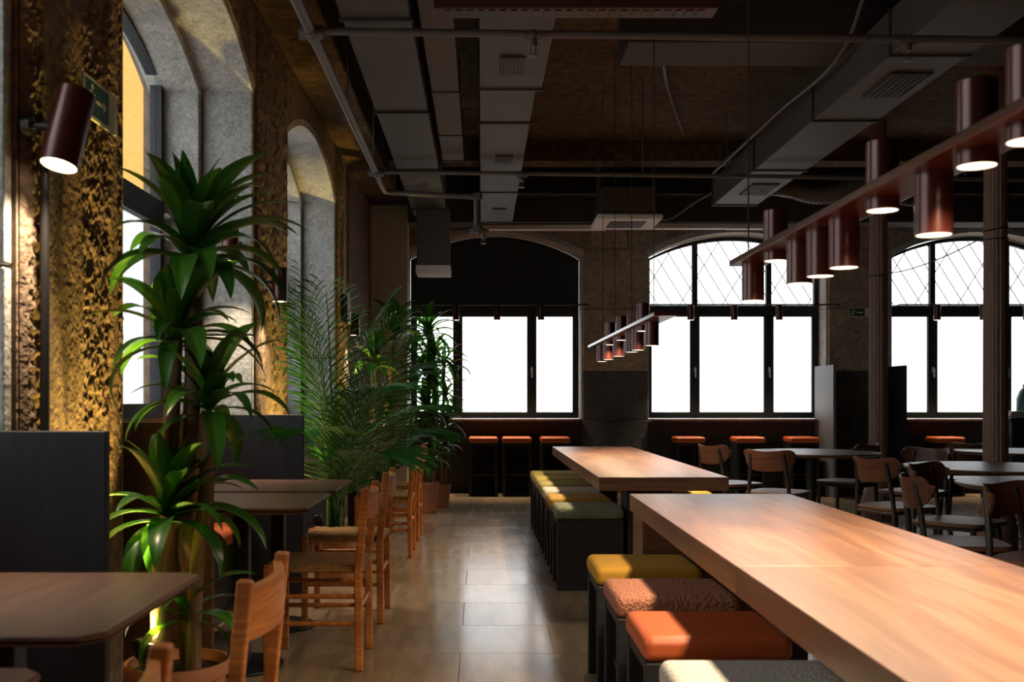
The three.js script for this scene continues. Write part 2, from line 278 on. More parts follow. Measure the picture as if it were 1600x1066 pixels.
// windows
let windowNo = 1;
function makeWindow(a, y0, ys, r, ty, mull, place, opt = {}) {
  const o = new THREE.Group(); o.name = 'window_' + windowNo++; o.userData.kind = 'structure'; scene.add(o); place(o);
  const A = arch(a, ys, r), f = 0.055, d = 0.07;
  const s = archShape(a, y0, ys, r); s.holes.push(archShape(a - f, y0 + f, ys, r - f * 0.9, 0, new THREE.Path()));
  mesh('window_frame', boxUV(new THREE.ExtrudeGeometry(s, { depth: d, bevelEnabled: false }).translate(0, 0, -d / 2)), M.frame, o);
  mesh('transom', box(-a + 0.02, a - 0.02, ty - 0.06, ty + 0.06, -d / 2 + 0.004, d / 2 + 0.008, 0.006), M.frame, o);
  const xs = [-a + f, ...mull, a - f];
  for (const x of mull) {
    mesh('mullion', box(x - 0.035, x + 0.035, y0 + 0.03, ty, -d / 2 + 0.002, d / 2 + 0.006, 0.006), M.frame, o);
    if (!opt.blank) mesh('mullion', box(x - 0.035, x + 0.035, ty, A.y(x) - 0.03, -d / 2 + 0.002, d / 2 + 0.006, 0.006), M.frame, o);
  }
  for (let k = 0; k + 1 < xs.length; k++) {
    const l = xs[k] + (k ? 0.035 : 0), q = xs[k + 1] - (k + 2 < xs.length ? 0.035 : 0), w = 0.028;
    // opening sash with its own frame and pane
    const ss = new THREE.Shape(); ss.moveTo(l, y0 + f); ss.lineTo(q, y0 + f); ss.lineTo(q, ty - 0.06); ss.lineTo(l, ty - 0.06); ss.lineTo(l, y0 + f);
    const h = new THREE.Path(); h.moveTo(l + w, y0 + f + w); h.lineTo(q - w, y0 + f + w); h.lineTo(q - w, ty - 0.06 - w); h.lineTo(l + w, ty - 0.06 - w); h.lineTo(l + w, y0 + f + w); ss.holes.push(h);
    const sash = mesh('sash', boxUV(new THREE.ExtrudeGeometry(ss, { depth: 0.05, bevelEnabled: false }).translate(0, 0, -0.012)), M.frame, o);
    mesh('pane', box(l + w - 0.005, q - w + 0.005, y0 + f + w - 0.005, ty - 0.06 - w + 0.005, -0.003, 0.003), M.glass, sash);
    // arched upper light
    if (opt.blank) continue;
    const ps = new THREE.Shape(), N = 14, B = arch(a - f, ys, r - f * 0.9); ps.moveTo(l, ty + 0.05); ps.lineTo(q, ty + 0.05);
    for (let i = 0; i <= N; i++) { const x = q + ((l - q) * i) / N; ps.lineTo(x, B.y(x) + 0.004); } ps.lineTo(l, ty + 0.05);
    mesh('pane', boxUV(new THREE.ExtrudeGeometry(ps, { depth: 0.006, bevelEnabled: false }).translate(0, 0, -0.003)), M.glass, o);
  }
  if (opt.blank) { const ps = archShape(a - f, ty, ys, r - f * 0.9); mesh('infill_panel', boxUV(new THREE.ExtrudeGeometry(ps, { depth: 0.03, bevelEnabled: false }).translate(0, 0, -0.015)), M.navy, o); }
  for (const x of opt.handles ?? []) mesh('handle', join([new RoundedBoxGeometry(0.026, 0.07, 0.012, 2, 0.004).translate(x, 1.60, d / 2 + 0.012), new RoundedBoxGeometry(0.018, 0.13, 0.016, 2, 0.006).translate(x, 1.56, d / 2 + 0.045), rod(V(x, 1.61, d / 2 + 0.01), V(x, 1.61, d / 2 + 0.05), 0.008)]), M.steel, o);
  if (opt.lattice) { // slanting bars outside the upper lights, clipped to the arch
    for (const [dir, step] of [[-1, 0.19], [1, 0.57]]) for (let c = -3; c < 3; c += step) {
      const pts = []; for (let t = 0; t <= 1; t += 0.01) { const y = ty + 0.05 + t * 0.9, x = c + dir * (y - ty) * 0.62; if (Math.abs(x) < a - 0.05 && y < A.y(x) - 0.03) pts.push(V(x, y, -0.10)); }
      if (pts.length > 8) mesh('lattice_bar', rod(pts[0], pts[pts.length - 1], 0.006, 0.006, 6), M.pipe, o);
    }
  }
  return o;
}
BW.forEach(([a, b], k) => {
  const w = (b - a) / 2 - 0.015, c = (a + b) / 2;
  makeWindow(w, SILL + 0.005, BYS - 0.01, BRISE, 2.39, [-0.49, 0.49], (o) => o.position.set(c, 0, BZ - 0.34), { blank: k === 0, lattice: k > 0, handles: [-0.49, 0.49] });
});
LO.forEach(([a, b]) => {
  const w = (b - a) / 2 - 0.115, c = (a + b) / 2;
  makeWindow(w, LSILL + 0.004, LYS - 0.03, LRISE - 0.06, 2.34, [0], (o) => { o.position.set(-1.97, 0, -c); o.rotation.y = Math.PI / 2; }, { handles: [0] });
});

// the house across the lane on the left
{
  const h = thing('neighbour_house', 'pale rendered house with ochre upper storeys beyond the plant window', 'building', [-7, -0.16, -20]);
  mesh('ground_storey', box(-3, 0, 0, 5.3, -12, 12), M.render, h); mesh('upper_storey', box(-3, 0.12, 5.3, 11, -12, 12), M.ochre, h);
}

// ---------------------------------------------------------------- ceiling: beams, ducts, pipes
struct('beam_1', box(0.95, RX, 3.5, CEIL, -6.58, -7.05, 0.01), M.beam);
struct('beam_2', box(WX, RX, 3.78, CEIL, -11.05, -11.35, 0.01), M.ceil);
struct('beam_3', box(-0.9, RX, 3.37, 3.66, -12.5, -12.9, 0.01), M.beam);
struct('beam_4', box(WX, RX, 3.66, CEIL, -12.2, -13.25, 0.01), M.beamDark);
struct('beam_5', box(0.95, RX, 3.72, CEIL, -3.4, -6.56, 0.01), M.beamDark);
struct('beam_6', box(WX + 0.01, -1.0, 3.62, CEIL, -0.5, -12.1, 0.02), M.ceil);
function grille(parent, x, z, w, l, y) {
  const g = mesh('grille', box(x - w / 2, x + w / 2, y - 0.012, y, z - l / 2, z + l / 2, 0.003), M.ductDark, parent), n = 7;
  for (let k = 0; k < n; k++) mesh('slat', box(x - w / 2 + (w * (k + 0.5)) / n - 0.005, x - w / 2 + (w * (k + 0.5)) / n + 0.003, y - 0.02, y - 0.01, z - l / 2 + 0.012, z + l / 2 - 0.012), M.duct, g);
}
function hangers(parent, xs, zs, y0) { for (const z of zs) for (const x of xs) mesh('hanger', rod(V(x, y0, z), V(x, CEIL, z), 0.006, 0.006, 6), M.pipe, parent); }
{
  let d = thing('air_duct', 'long grey duct above the left aisle with a dropped outlet at the end', 'duct', [0, 0, 0]);
  const ys = [3.25, 3.56]; let zz = -2.2;
  for (const z of [-3.7, -5.5, -7.28, -9.1, -10.97]) { mesh('duct_section', box(-0.75, -0.38, ...ys, zz - 0.012, z + 0.012, 0.006), M.duct, d); mesh('flange', box(-0.765, -0.365, ys[0] - 0.015, ys[1] + 0.015, z - 0.014, z + 0.014, 0.003), M.ductDark, d); zz = z; }
  mesh('elbow', box(-0.75, -0.38, ys[0], ys[1], -10.98, -11.45, 0.01), M.duct, d);
  mesh('drop', box(-0.70, -0.345, 2.66, 3.3, -11.08, -11.46, 0.01), M.duct, d); mesh('outlet', box(-0.71, -0.335, 2.57, 2.66, -11.07, -11.47, 0.008), M.paleplaster, d);
  hangers(d, [-0.76, -0.37], [-4.5, -6.4, -8.2, -10], 3.4);
  d = thing('air_duct', 'narrow brown duct running beside the wide grey one', 'duct', [0, 0, 0]); zz = -2.2;
  for (const z of [-4, -6.92, -8.05, -8.9]) { mesh('duct_section', box(-0.335, -0.15, 3.28, 3.5, zz - 0.008, z + 0.008, 0.006), M.ductBrown, d); mesh('flange', box(-0.342, -0.143, 3.272, 3.508, z - 0.012, z + 0.012, 0.003), M.ductDark, d); zz = z; }
  hangers(d, [-0.24], [-4.5, -6.4, -8.2], 3.5);
  d = thing('air_duct', 'grey duct with three small slatted grilles on its underside', 'duct', [0, 0, 0]); zz = -2.2;
  for (const z of [-4.2, -6.75, -7.57, -10.1, -11.8]) { const w = z > -6.8 ? 0.4 : 0.36; mesh('duct_section', box(-0.01, w, 3.25, 3.52, zz - 0.012, z + 0.012, 0.006), M.duct, d); mesh('flange', box(-0.02, w + 0.012, 3.238, 3.53, z - 0.014, z + 0.014, 0.003), M.ductDark, d); zz = z; }
  for (const z of [-6.26, -8.73, -11.1]) grille(d, 0.19, z, 0.15, 0.34, 3.25);
  hangers(d, [-0.012, 0.372], [-5, -7.2, -9.4, -11.2], 3.4);
  d = thing('air_duct', 'grey duct above the round tables with wide flush grilles', 'duct', [0, 0, 0]); zz = -2.2;
  for (const z of [-4.2, -6.0, -7.4, -9.0, -10.6]) { mesh('duct_section', box(2.4, 2.86, 3.22, 3.49, zz - 0.012, z + 0.012, 0.006), M.duct, d); mesh('flange', box(2.388, 2.872, 3.208, 3.495, z - 0.014, z + 0.014, 0.003), M.ductDark, d); zz = z; }
  for (const z of [-6.55, -9.8]) grille(d, 2.66, z, 0.26, 0.5, 3.22);
  hangers(d, [2.398, 2.866], [-5, -7.9, -10], 3.35);
  // insulated hose winding from that duct
  const pts = []; for (let k = 0; k <= 10; k++) pts.push(V(2.9 + k * 0.2, 3.42 + 0.06 * Math.sin(k * 1.3), -10.78 - 0.12 * Math.sin(k * 0.9)));
  const g = tube(pts, 0.1, 120, 12), p = g.attributes.position, n = g.attributes.normal;
  for (let i = 0; i < p.count; i++) { const q = ((i / 13) | 0) % 2 ? 0.008 : -0.006; p.setXYZ(i, p.getX(i) + n.getX(i) * q, p.getY(i) + n.getY(i) * q, p.getZ(i) + n.getZ(i) * q); }
  g.computeVertexNormals(); tag(mesh('flexible_duct', g, M.pipe), 'corrugated silver hose winding along the ceiling by the far beam', 'duct');
}
{
  // sprinkler pipework
  const s = thing('sprinkler_pipe', 'grey sprinkler pipe running along the arched wall with two cross runs', 'pipe', [0, 0, 0]);
  mesh('main_pipe', rod(V(-0.915, 3.18, 1), V(-0.915, 3.18, -9.0), 0.029), M.pipe, s);
  mesh('cross_pipe', rod(V(-0.915, 3.19, -5.52), V(5.2, 3.11, -5.52), 0.021), M.pipe, s);
  mesh('cross_pipe', rod(V(-0.915, 3.18, -8.88), V(6.5, 3.09, -8.88), 0.019), M.pipe, s);
  mesh('branch_pipe', tube([V(-0.915, 3.18, -8.95), V(-0.915, 3.17, -9.4), V(-0.88, 3.15, -9.6), V(-0.66, 3.14, -9.62), V(-0.34, 3.12, -9.62), V(-0.06, 3.11, -9.62)], 0.026, 40), M.pipe, s);
  mesh('drop_pipe', rod(V(-0.045, 3.11, -9.62), V(-0.045, 2.8, -9.62), 0.026), M.pipe, s);
  for (const [x, y, z, r] of [[-0.915, 3.18, -5.52, 0.043], [-0.915, 3.18, -8.9, 0.046], [-0.045, 3.11, -9.62, 0.038], [-0.045, 2.8, -9.62, 0.04]])
    mesh('fitting', join([new THREE.SphereGeometry(r, 14, 10).translate(x, y, z), rod(V(x - r * 1.5, y, z), V(x + r * 1.5, y, z), r * 0.85), rod(V(x, y, z - r * 1.5), V(x, y, z + r * 1.5), r * 0.85)]), M.pipe, s);
  for (const [x, y, z] of [[0.28, 3.165, -5.52], [0.35, 3.155, -8.88], [0.02, 2.78, -9.62], [2.3, 3.14, -5.52]]) {
    const h = mesh('sprinkler_head', join([rod(V(x, y + 0.03, z), V(x, y - 0.06, z), 0.02, 0.025), rod(V(x - 0.05, y, z), V(x + 0.05, y, z), 0.026), new THREE.SphereGeometry(0.03, 12, 8).translate(x, y, z)]), M.pipe, s);
    mesh('deflector', join([new THREE.CylinderGeometry(0.028, 0.028, 0.006, 16).translate(x, y - 0.11, z), rod(V(x - 0.014, y - 0.05, z), V(x - 0.012, y - 0.11, z), 0.004, 0.004, 6), rod(V(x + 0.014, y - 0.05, z), V(x + 0.012, y - 0.11, z), 0.004, 0.004, 6)]), M.pipe, h);
  }
  hangers(s, [-0.915], [-3, -7, -8.7], 3.18); hangers(s, [1.4, 4.2], [-8.88], 3.13);
  const t = thing('ceiling_trunking', 'pale metal trunking along the wall above the arched windows', 'trunking', [0, 0, 0]);
  mesh('channel', box(-0.1, 1.55, 3.30, 3.36, -12.6, -12.72, 0.006), M.paleplaster, t); mesh('channel', box(1.57, 3.0, 3.31, 3.37, -12.58, -12.7, 0.006), M.paleplaster, t); mesh('channel', box(3.02, 4.3, 3.31, 3.37, -12.6, -12.72, 0.006), M.paleplaster, t);
  tag(mesh('conduit', tube([V(2.31, 3.72, -3.5), V(2.31, 3.72, -6), V(2.31, 3.44, -6.5), V(2.31, 3.44, -8), V(2.31, 3.46, -10.3)], 0.014, 40, 8), M.pipe), 'thin conduit running beside the duct with flush grilles', 'conduit');
  tag(mesh('conduit', tube([V(1.1, 3.92, -7.2), V(1.4, 3.93, -8), V(1.62, 3.93, -8.9), V(1.9, 3.7, -9.6)], 0.016, 30, 8), M.pipe), 'short bent conduit crossing the rough brown ceiling', 'conduit');
  tag(mesh('cable', tube([V(2.0, 3.26, -11.6), V(2.15, 3.27, -11.7), V(2.4, 3.42, -11.5), V(2.75, 3.62, -11.2), V(2.85, 3.78, -11.15)], 0.012, 40, 6), M.pipe), 'loose grey cable sagging from the ceiling cassette', 'cable');
  const c = thing('ceiling_cassette', 'square air conditioning cassette hanging above the far communal table', 'air conditioner', [1.63, 0, -11.55]);
  mesh('body', box(-0.3, 0.3, 3.24, 3.55, -0.3, 0.3, 0.01), M.ductBrown, c);
  const pn = mesh('panel', box(-0.36, 0.36, 3.18, 3.24, -0.36, 0.36, 0.02), M.paleplaster, c); mesh('intake_grille', box(-0.2, 0.2, 3.172, 3.185, -0.2, 0.2, 0.004), M.ductBrown, pn);
  for (const x of [-0.31, 0.31]) mesh('strap', box(x - 0.02, x + 0.02, 3.3, CEIL, -0.02, 0.02), M.pipe, c);
  const f = thing('radiant_heater', 'long rust red slotted heater hanging under the ceiling', 'heater', [0.41, 2.9, -4.5]);
  mesh('housing', box(-0.62, 0.62, 0.0, 0.05, -0.06, 0.06, 0.006), std({ color: lin(0.055, 0.017, 0.012), roughness: 0.5 }), f);
  for (let k = 0; k < 24; k++) mesh('slot', box(-0.57 + k * 0.048, -0.54 + k * 0.048, -0.004, 0.004, -0.04, 0.04), M.black, f);
  for (const x of [-0.5, 0.5]) mesh('hanger', rod(V(x, 0.05, 0), V(x, x > 0 ? 0.82 : 0.4, 0), 0.004, 0.004, 6), M.cable, f);
}

// ---------------------------------------------------------------- lamps
const canGeo = (() => { const r = 0.043, l = 0.185, pts = [[r - 0.004, 0.012], [r - 0.0035, 0], [r, 0.0], [r, l - 0.004], [r - 0.004, l], [0, l]].map(([x, y]) => new THREE.Vector2(x, y)); return new THREE.LatheGeometry(pts, 28); })();
const lensGeo = new THREE.CylinderGeometry(0.039, 0.039, 0.004, 24).translate(0, 0.0015, 0);
function can(parent, x, y, z, o = {}) {              // a cylinder lamp open at the bottom, y is its lower rim
  const c = mesh('cylinder_shade', canGeo, M.maroon, parent); c.position.set(x, y, z); if (o.tilt) c.rotation.set(-o.tilt * 2, 0, -o.tilt);
  mesh('lens', lensGeo, M.lens, c);
  spot(c, V(0, -0.004, 0), V(0, -1, 0), WARM, o.i ?? I_PENDANT, o.angle ?? 1.32, o.pen ?? 0.7, 1.2); return c;
}
function pendantBar(label, z0, z1, y, lows, highs, cables) {
  const t = thing('pendant_light_bar', label, 'pendant light', [1.07, 0, 0]);
  mesh('bar', box(-0.07, 0.07, y - 0.012, y + 0.012, z0, z1, 0.004), M.maroon, t);
  for (const z of lows) can(t, 0, y - 0.16, -z); for (const z of highs) can(t, 0, y - 0.045, -z);
  for (const z of cables) mesh('cable', rod(V(0, y, -z), V(0, -z > -6.56 ? 3.72 : CEIL, -z), 0.003, 0.003, 6), M.cable, t);
}
pendantBar('dark red light bar with cylinder lamps above the communal table with the seam', -0.45, -4.13, 1.75, [4.03, 3.44, 3.23, 3.02, 2.42, 1.7, 1.2], [3.72, 2.73, 2.21, 2.0, 1.45], [4.1, 0.6]);
pendantBar('dark red light bar with cylinder lamps above the communal table without seam', -5.93, -9.6, 1.70, [9.08, 8.62, 7.97, 7.28, 6.99, 6.41], [8.47, 7.8, 6.77], [9.0, 8.19, 7.28, 6.34]);
// spot rails in front of the windows
BW.forEach(([a, b], k) => {
  const t = thing('spot_rail', ['thin spot rail in front of the window with the navy arch', 'thin spot rail in front of the window beside the divider painted as lit', 'thin spot rail in front of the window behind the fluted columns'][k], 'track light', [0, 0, 0]);
  const y = 2.405, z = -12.95, l = k ? a - 0.03 : -0.92, r = b + 0.06;
  mesh('rail', rod(V(l, y, z), V(r, y, z), 0.01, 0.01, 10), M.blackMetal, t);
  for (const x of [l + 0.02, r - 0.02]) mesh('bracket', rod(V(x, y, z), V(x, y, k || x > 0 ? BZ + 0.02 : BZ + 0.3), 0.008, 0.008, 8), M.blackMetal, t);
  const xs = [[-0.32, 0.20, 0.755], [2.65, 3.2, 3.77], [5.77, 6.35, 6.9]][k];
  for (const x of xs) can(t, x, y - 0.195, z, { i: I_RAIL, angle: 0.6 });
});
// wall lamps on the piers
function wallLamp(label, x, y, z, tilt, wallDir, group) {
  const t = thing('wall_lamp', label, 'wall lamp', [x, y, z]);
  can(t, 0, 0, 0, { tilt, i: I_WALL, angle: 0.75 }).scale.setScalar(tilt ? 1.35 : 1.15);
  mesh('bracket', rod(V(0, 0.12, 0), V(wallDir[0], 0.12, wallDir[1]), 0.012, 0.012, 10), M.blackMetal, t);
  mesh('back_plate', rod(V(wallDir[0] * 0.8, 0.12, wallDir[1] * 0.8), V(wallDir[0] * 1.05, 0.12, wallDir[1] * 1.05), 0.03, 0.03, 16), M.blackMetal, t);
}
wallLamp('tilted cylinder wall lamp beside the exit sign on the rough pier', -1.28, 1.91, -3.1, 0.12, [-0.1, 0]);
wallLamp('cylinder wall lamp on the pier behind the feathery palm', -1.27, 1.82, -6.45, 0, [-0.11, 0]);
wallLamp('cylinder wall lamp inside the stone window niche above the bench', -1.5, 2.03, -6.12, 0, [0, -0.18]);
wallLamp('cylinder wall lamp on the last pier before the pale corner', -1.29, 1.86, -10.45, 0, [-0.09, 0]);

// exit signs
const signTex = (() => {
  const c = document.createElement('canvas'); c.width = 512; c.height = 224; const g = c.getContext('2d');
  g.fillStyle = '#d8dccb'; g.fillRect(0, 0, 512, 224); g.fillStyle = '#0c4a33'; g.fillRect(14, 14, 350, 196);
  g.fillStyle = '#d8dccb'; g.fillRect(392, 30, 100, 164); g.fillStyle = '#0c4a33'; g.fillRect(364, 14, 18, 196);
  g.strokeStyle = '#e4e8d8'; g.lineCap = 'round'; g.lineJoin = 'round'; g.lineWidth = 20; g.fillStyle = '#e4e8d8';
  g.beginPath(); g.arc(122, 46, 17, 0, 7); g.fill();
  const line = (...p) => { g.beginPath(); g.moveTo(p[0], p[1]); for (let i = 2; i < p.length; i += 2) g.lineTo(p[i], p[i + 1]); g.stroke(); };
  line(108, 78, 88, 126); line(88, 126, 122, 154, 112, 194); line(86, 130, 62, 162, 28, 164); g.lineWidth = 14; line(108, 80, 142, 98, 160, 84); line(104, 80, 66, 84, 52, 112);
  g.lineWidth = 24; line(190, 116, 300, 116); g.beginPath(); g.moveTo(346, 116); g.lineTo(292, 76); g.lineTo(292, 156); g.fill();
  const t = new THREE.CanvasTexture(c); t.colorSpace = THREE.SRGBColorSpace; return t;
})();
const signMat = std({ map: signTex, roughness: 0.5 });
function exitSign(label, pos, turn, w, h) {
  const t = thing('exit_sign', label, 'sign', pos, turn); mesh('board', box(-w / 2, w / 2, -h / 2, h / 2, -0.006, 0.004, 0.002), M.pale, t);
  mesh('pictogram', new THREE.PlaneGeometry(w - 0.006, h - 0.006).translate(0, 0, 0.0055), signMat, t);
}
exitSign('green exit sign with running figure on the rough gold lit pier', [-1.335, 2.232, -3.58], Math.PI / 2, 0.31, 0.14);
exitSign('small exit sign on the stone pier behind the fluted columns', [4.88, 2.33, BZ + 0.04], 0, 0.28, 0.125);
tag(mesh('conduit', rod(V(-1.35, 0, -3.165), V(-1.35, 1.98, -3.165), 0.014), M.black), 'black upright conduit below the tilted wall lamp', 'conduit');
{ const t = thing('wall_signboard', 'slim black boxed speaker with pale rim on the far pier', 'signboard', [-1.34, 2.1, -10.1]); mesh('box', box(-0.05, 0.04, -0.14, 0.14, -0.07, 0.07, 0.006), M.black, t); mesh('rim', box(0.032, 0.044, -0.15, 0.15, -0.08, 0.08, 0.004), M.pale, t); mesh('front_face', box(0.04, 0.048, -0.135, 0.135, -0.065, 0.065, 0.003), M.blackMetal, t); }  // stands for a dark framed board on the pier

// ---------------------------------------------------------------- fluted columns
const columnGeo = (() => {
  const ny = 40, na = 96, H = CEIL, g = new THREE.CylinderGeometry(1, 1, H, na, ny, true).translate(0, H / 2, 0), p = g.attributes.position;
  for (let i = 0; i < p.count; i++) { const a = Math.atan2(p.getZ(i), p.getX(i)), y = p.getY(i), r = 0.097 - 0.014 * (y / H) - 0.008 * Math.pow(Math.abs(Math.sin(a * 10)), 0.7) ; p.setX(i, Math.cos(a) * r); p.setZ(i, Math.sin(a) * r); }
  g.computeVertexNormals(); return g;
})();
const columnBase = new THREE.LatheGeometry([[0.0, 0], [0.16, 0], [0.16, 0.22], [0.145, 0.24], [0.15, 0.27], [0.135, 0.29], [0.125, 0.33], [0.13, 0.36], [0.118, 0.38], [0.105, 0.42], [0.09, 0.44]].map((q) => new THREE.Vector2(...q)), 32);
[['fluted brown iron column beside the small exit sign', -10.36], ['fluted brown iron column between the round tables, wrapped with a cable', -8.0]].forEach(([label, z], k) => {
  const t = thing('fluted_column', label, 'column', [4.02, 0, z]); mesh('shaft', columnGeo, M.ironColumn, t); mesh('base', columnBase, M.ironColumn, t);
  mesh('cable_tie', new THREE.TorusGeometry(0.09, 0.006, 6, 24).rotateX(Math.PI / 2).translate(0, 2.45, 0), M.cable, t); if (k) mesh('cable_tie', new THREE.TorusGeometry(0.09, 0.006, 6, 24).rotateX(Math.PI / 2).rotateZ(0.15).translate(0, 2.53, 0), M.cable, t);
});
tag(mesh('cable', tube([V(4.02, 2.46, -10.26), V(4.0, 2.42, -9.6), V(4.0, 2.44, -8.8), V(4.0, 2.5, -8.1)], 0.005, 40, 6), M.cable), 'black cable strung between the two fluted columns', 'cable');

// ---------------------------------------------------------------- communal tables
function communal(label, x0, x1, z0, z1, turn, seam) {
  const t = thing('communal_table', label, 'table', [(x0 + x1) / 2, 0, (z0 + z1) / 2], turn), w = (x1 - x0) / 2, l = Math.abs(z1 - z0) / 2, top = 0.75;
  if (seam !== undefined) { mesh('tabletop', box(-w, w, top - 0.08, top, -l, seam - 0.0008, 0.003), M.walnut, t); mesh('tabletop', boxUV(box(-w, w, top - 0.08, top, seam + 0.0008, l, 0.003), 0.9, 0.37), M.walnut, t); }
  else mesh('tabletop', box(-w, w, top - 0.08, top, -l, l, 0.003), M.walnut, t);
  for (const z of seam === undefined ? [-l + 0.5, l - 0.8] : [-l + 0.03, l - 0.33]) mesh('panel_leg', box(-w + (seam === undefined ? 0.235 : 0.012), w - (seam === undefined ? 0.235 : 0.012), 0, top - 0.08, z, z + 0.3, 0.006), seam === undefined ? M.ebony : M.walnut, t);  // legs of the seamless table are blackened to paint in the shade beneath
}
communal('long walnut communal table with a seam across its top', 0.69, 1.455, -0.65, -4.9, -0.0095, 0.005);
communal('walnut communal table without seam closer to the bar stools', 0.685, 1.44, -5.95, -9.86, 0);

// stools: two black side panels, a foot shelf and a thick cushion
function cushionGeo(w, h, d) {
  const g = new RoundedBoxGeometry(w, h, d, 6, 0.028), p = g.attributes.position;
  for (let i = 0; i < p.count; i++) { const x = p.getX(i) / (w / 2), z = p.getZ(i) / (d / 2), y = p.getY(i); if (y > 0) p.setY(i, y + 0.012 * (1 - x * x) * (1 - z * z)); }
  g.computeVertexNormals(); return boxUV(g);
}
function makeStool(name, label, h, shelf, mat, group, w = 0.42, d = 0.38) {
  const t = thing(name, label, 'stool', [0, 0, 0], 0, group), ch = 0.075;
  for (const z of [-d / 2 + 0.02, d / 2 - 0.02]) mesh('side_panel', box(-w / 2, w / 2, 0, h - ch - 0.001, z - 0.019, z + 0.019, 0.005), M.ebony, t);
  mesh('seat_board', box(-w / 2 + 0.004, w / 2 - 0.004, h - ch - 0.032, h - ch - 0.003, -d / 2 + 0.036, d / 2 - 0.036, 0.004), M.ebony, t);
  mesh('foot_shelf', box(-w / 2 + 0.03, w / 2 - 0.03, shelf, shelf + 0.025, -d / 2 + 0.038, d / 2 - 0.038, 0.003), M.ebony, t);
  const c = mesh('cushion', cushionGeo(w + 0.012, ch, d + 0.008), mat, t); c.position.y = h - ch / 2; return t;
}
const G1 = 'low cushioned stools at the table with a seam', G2 = 'low cushioned stools at the table without seam';
const low = [
  [0.68, -4.33, fabric(0.50, 0.27, 0.025), 'low black stool with mustard velvet cushion beside the table with a seam', G1],
  [0.68, -3.72, fabric(0.42, 0.17, 0.10, boucleB, 0.012), 'low black stool with coral brown looped wool cushion', G1],
  [0.68, -3.12, M.orange, 'low black stool with burnt orange leather cushion under the table with a seam', G1],
  [0.68, -2.5, fabric(0.52, 0.50, 0.44, boucleB, 0.003), 'low black stool with pale grey cream cushion under the table with a seam', G1],
  [0.685, -6.62, fabric(0.22, 0.24, 0.15, boucleB, 0.012), 'low black stool with green looped wool cushion', G2],
  [0.685, -7.24, fabric(0.42, 0.25, 0.04), 'low black stool with ochre brown cushion next to the green one', G2],
  [0.685, -7.84, fabric(0.55, 0.50, 0.40), 'low black stool with cream cushion between ochre and olive stools', G2],
  [0.685, -8.44, fabric(0.33, 0.29, 0.10), 'low black stool with olive yellow cushion next to the cream one', G2],
  [0.685, -9.04, fabric(0.45, 0.36, 0.08), 'low black stool with yellow cushion, second from the window end', G2],
  [0.685, -9.66, fabric(0.50, 0.38, 0.09), 'low black stool with yellow cushion at the window end of its row', G2],
  [1.49, -7.7, fabric(0.62, 0.45, 0.06), 'bright yellow stool across the table from the cream one', G2],
];
for (const [x, z, m, label, g] of low) makeStool('low_stool', label, 0.52, 0.2, m, g).position.set(x, 0, z);
{
  let proto; const lab = ['bar stool with orange seat by the navy arched window, next to the tall plants', 'bar stool with orange seat, middle of three under the navy arched window', 'bar stool with orange seat by the navy arched window, nearest the stone pier', 'bar stool with orange seat standing alone near the stone pier between windows', 'bar stool with orange seat behind the round table chairs', 'bar stool with orange seat beside the divider painted as lit', 'bar stool with orange seat between the two fluted columns'];
  [755, 807.5, 867.5, 1077, 1170, 1254, 1480].forEach((px, k) => {
    const pos = [((px - 752) / 1600) * 12.85, 0, -12.92];
    if (!proto) { proto = makeStool('bar_stool', lab[k], 0.735, 0.255, M.orange, 'orange bar stools under the windows', 0.37, 0.36); proto.position.set(...pos); proto.rotation.y = Math.PI / 2; }
    else copyOf(proto, pos, Math.PI / 2, lab[k]);
  });
}
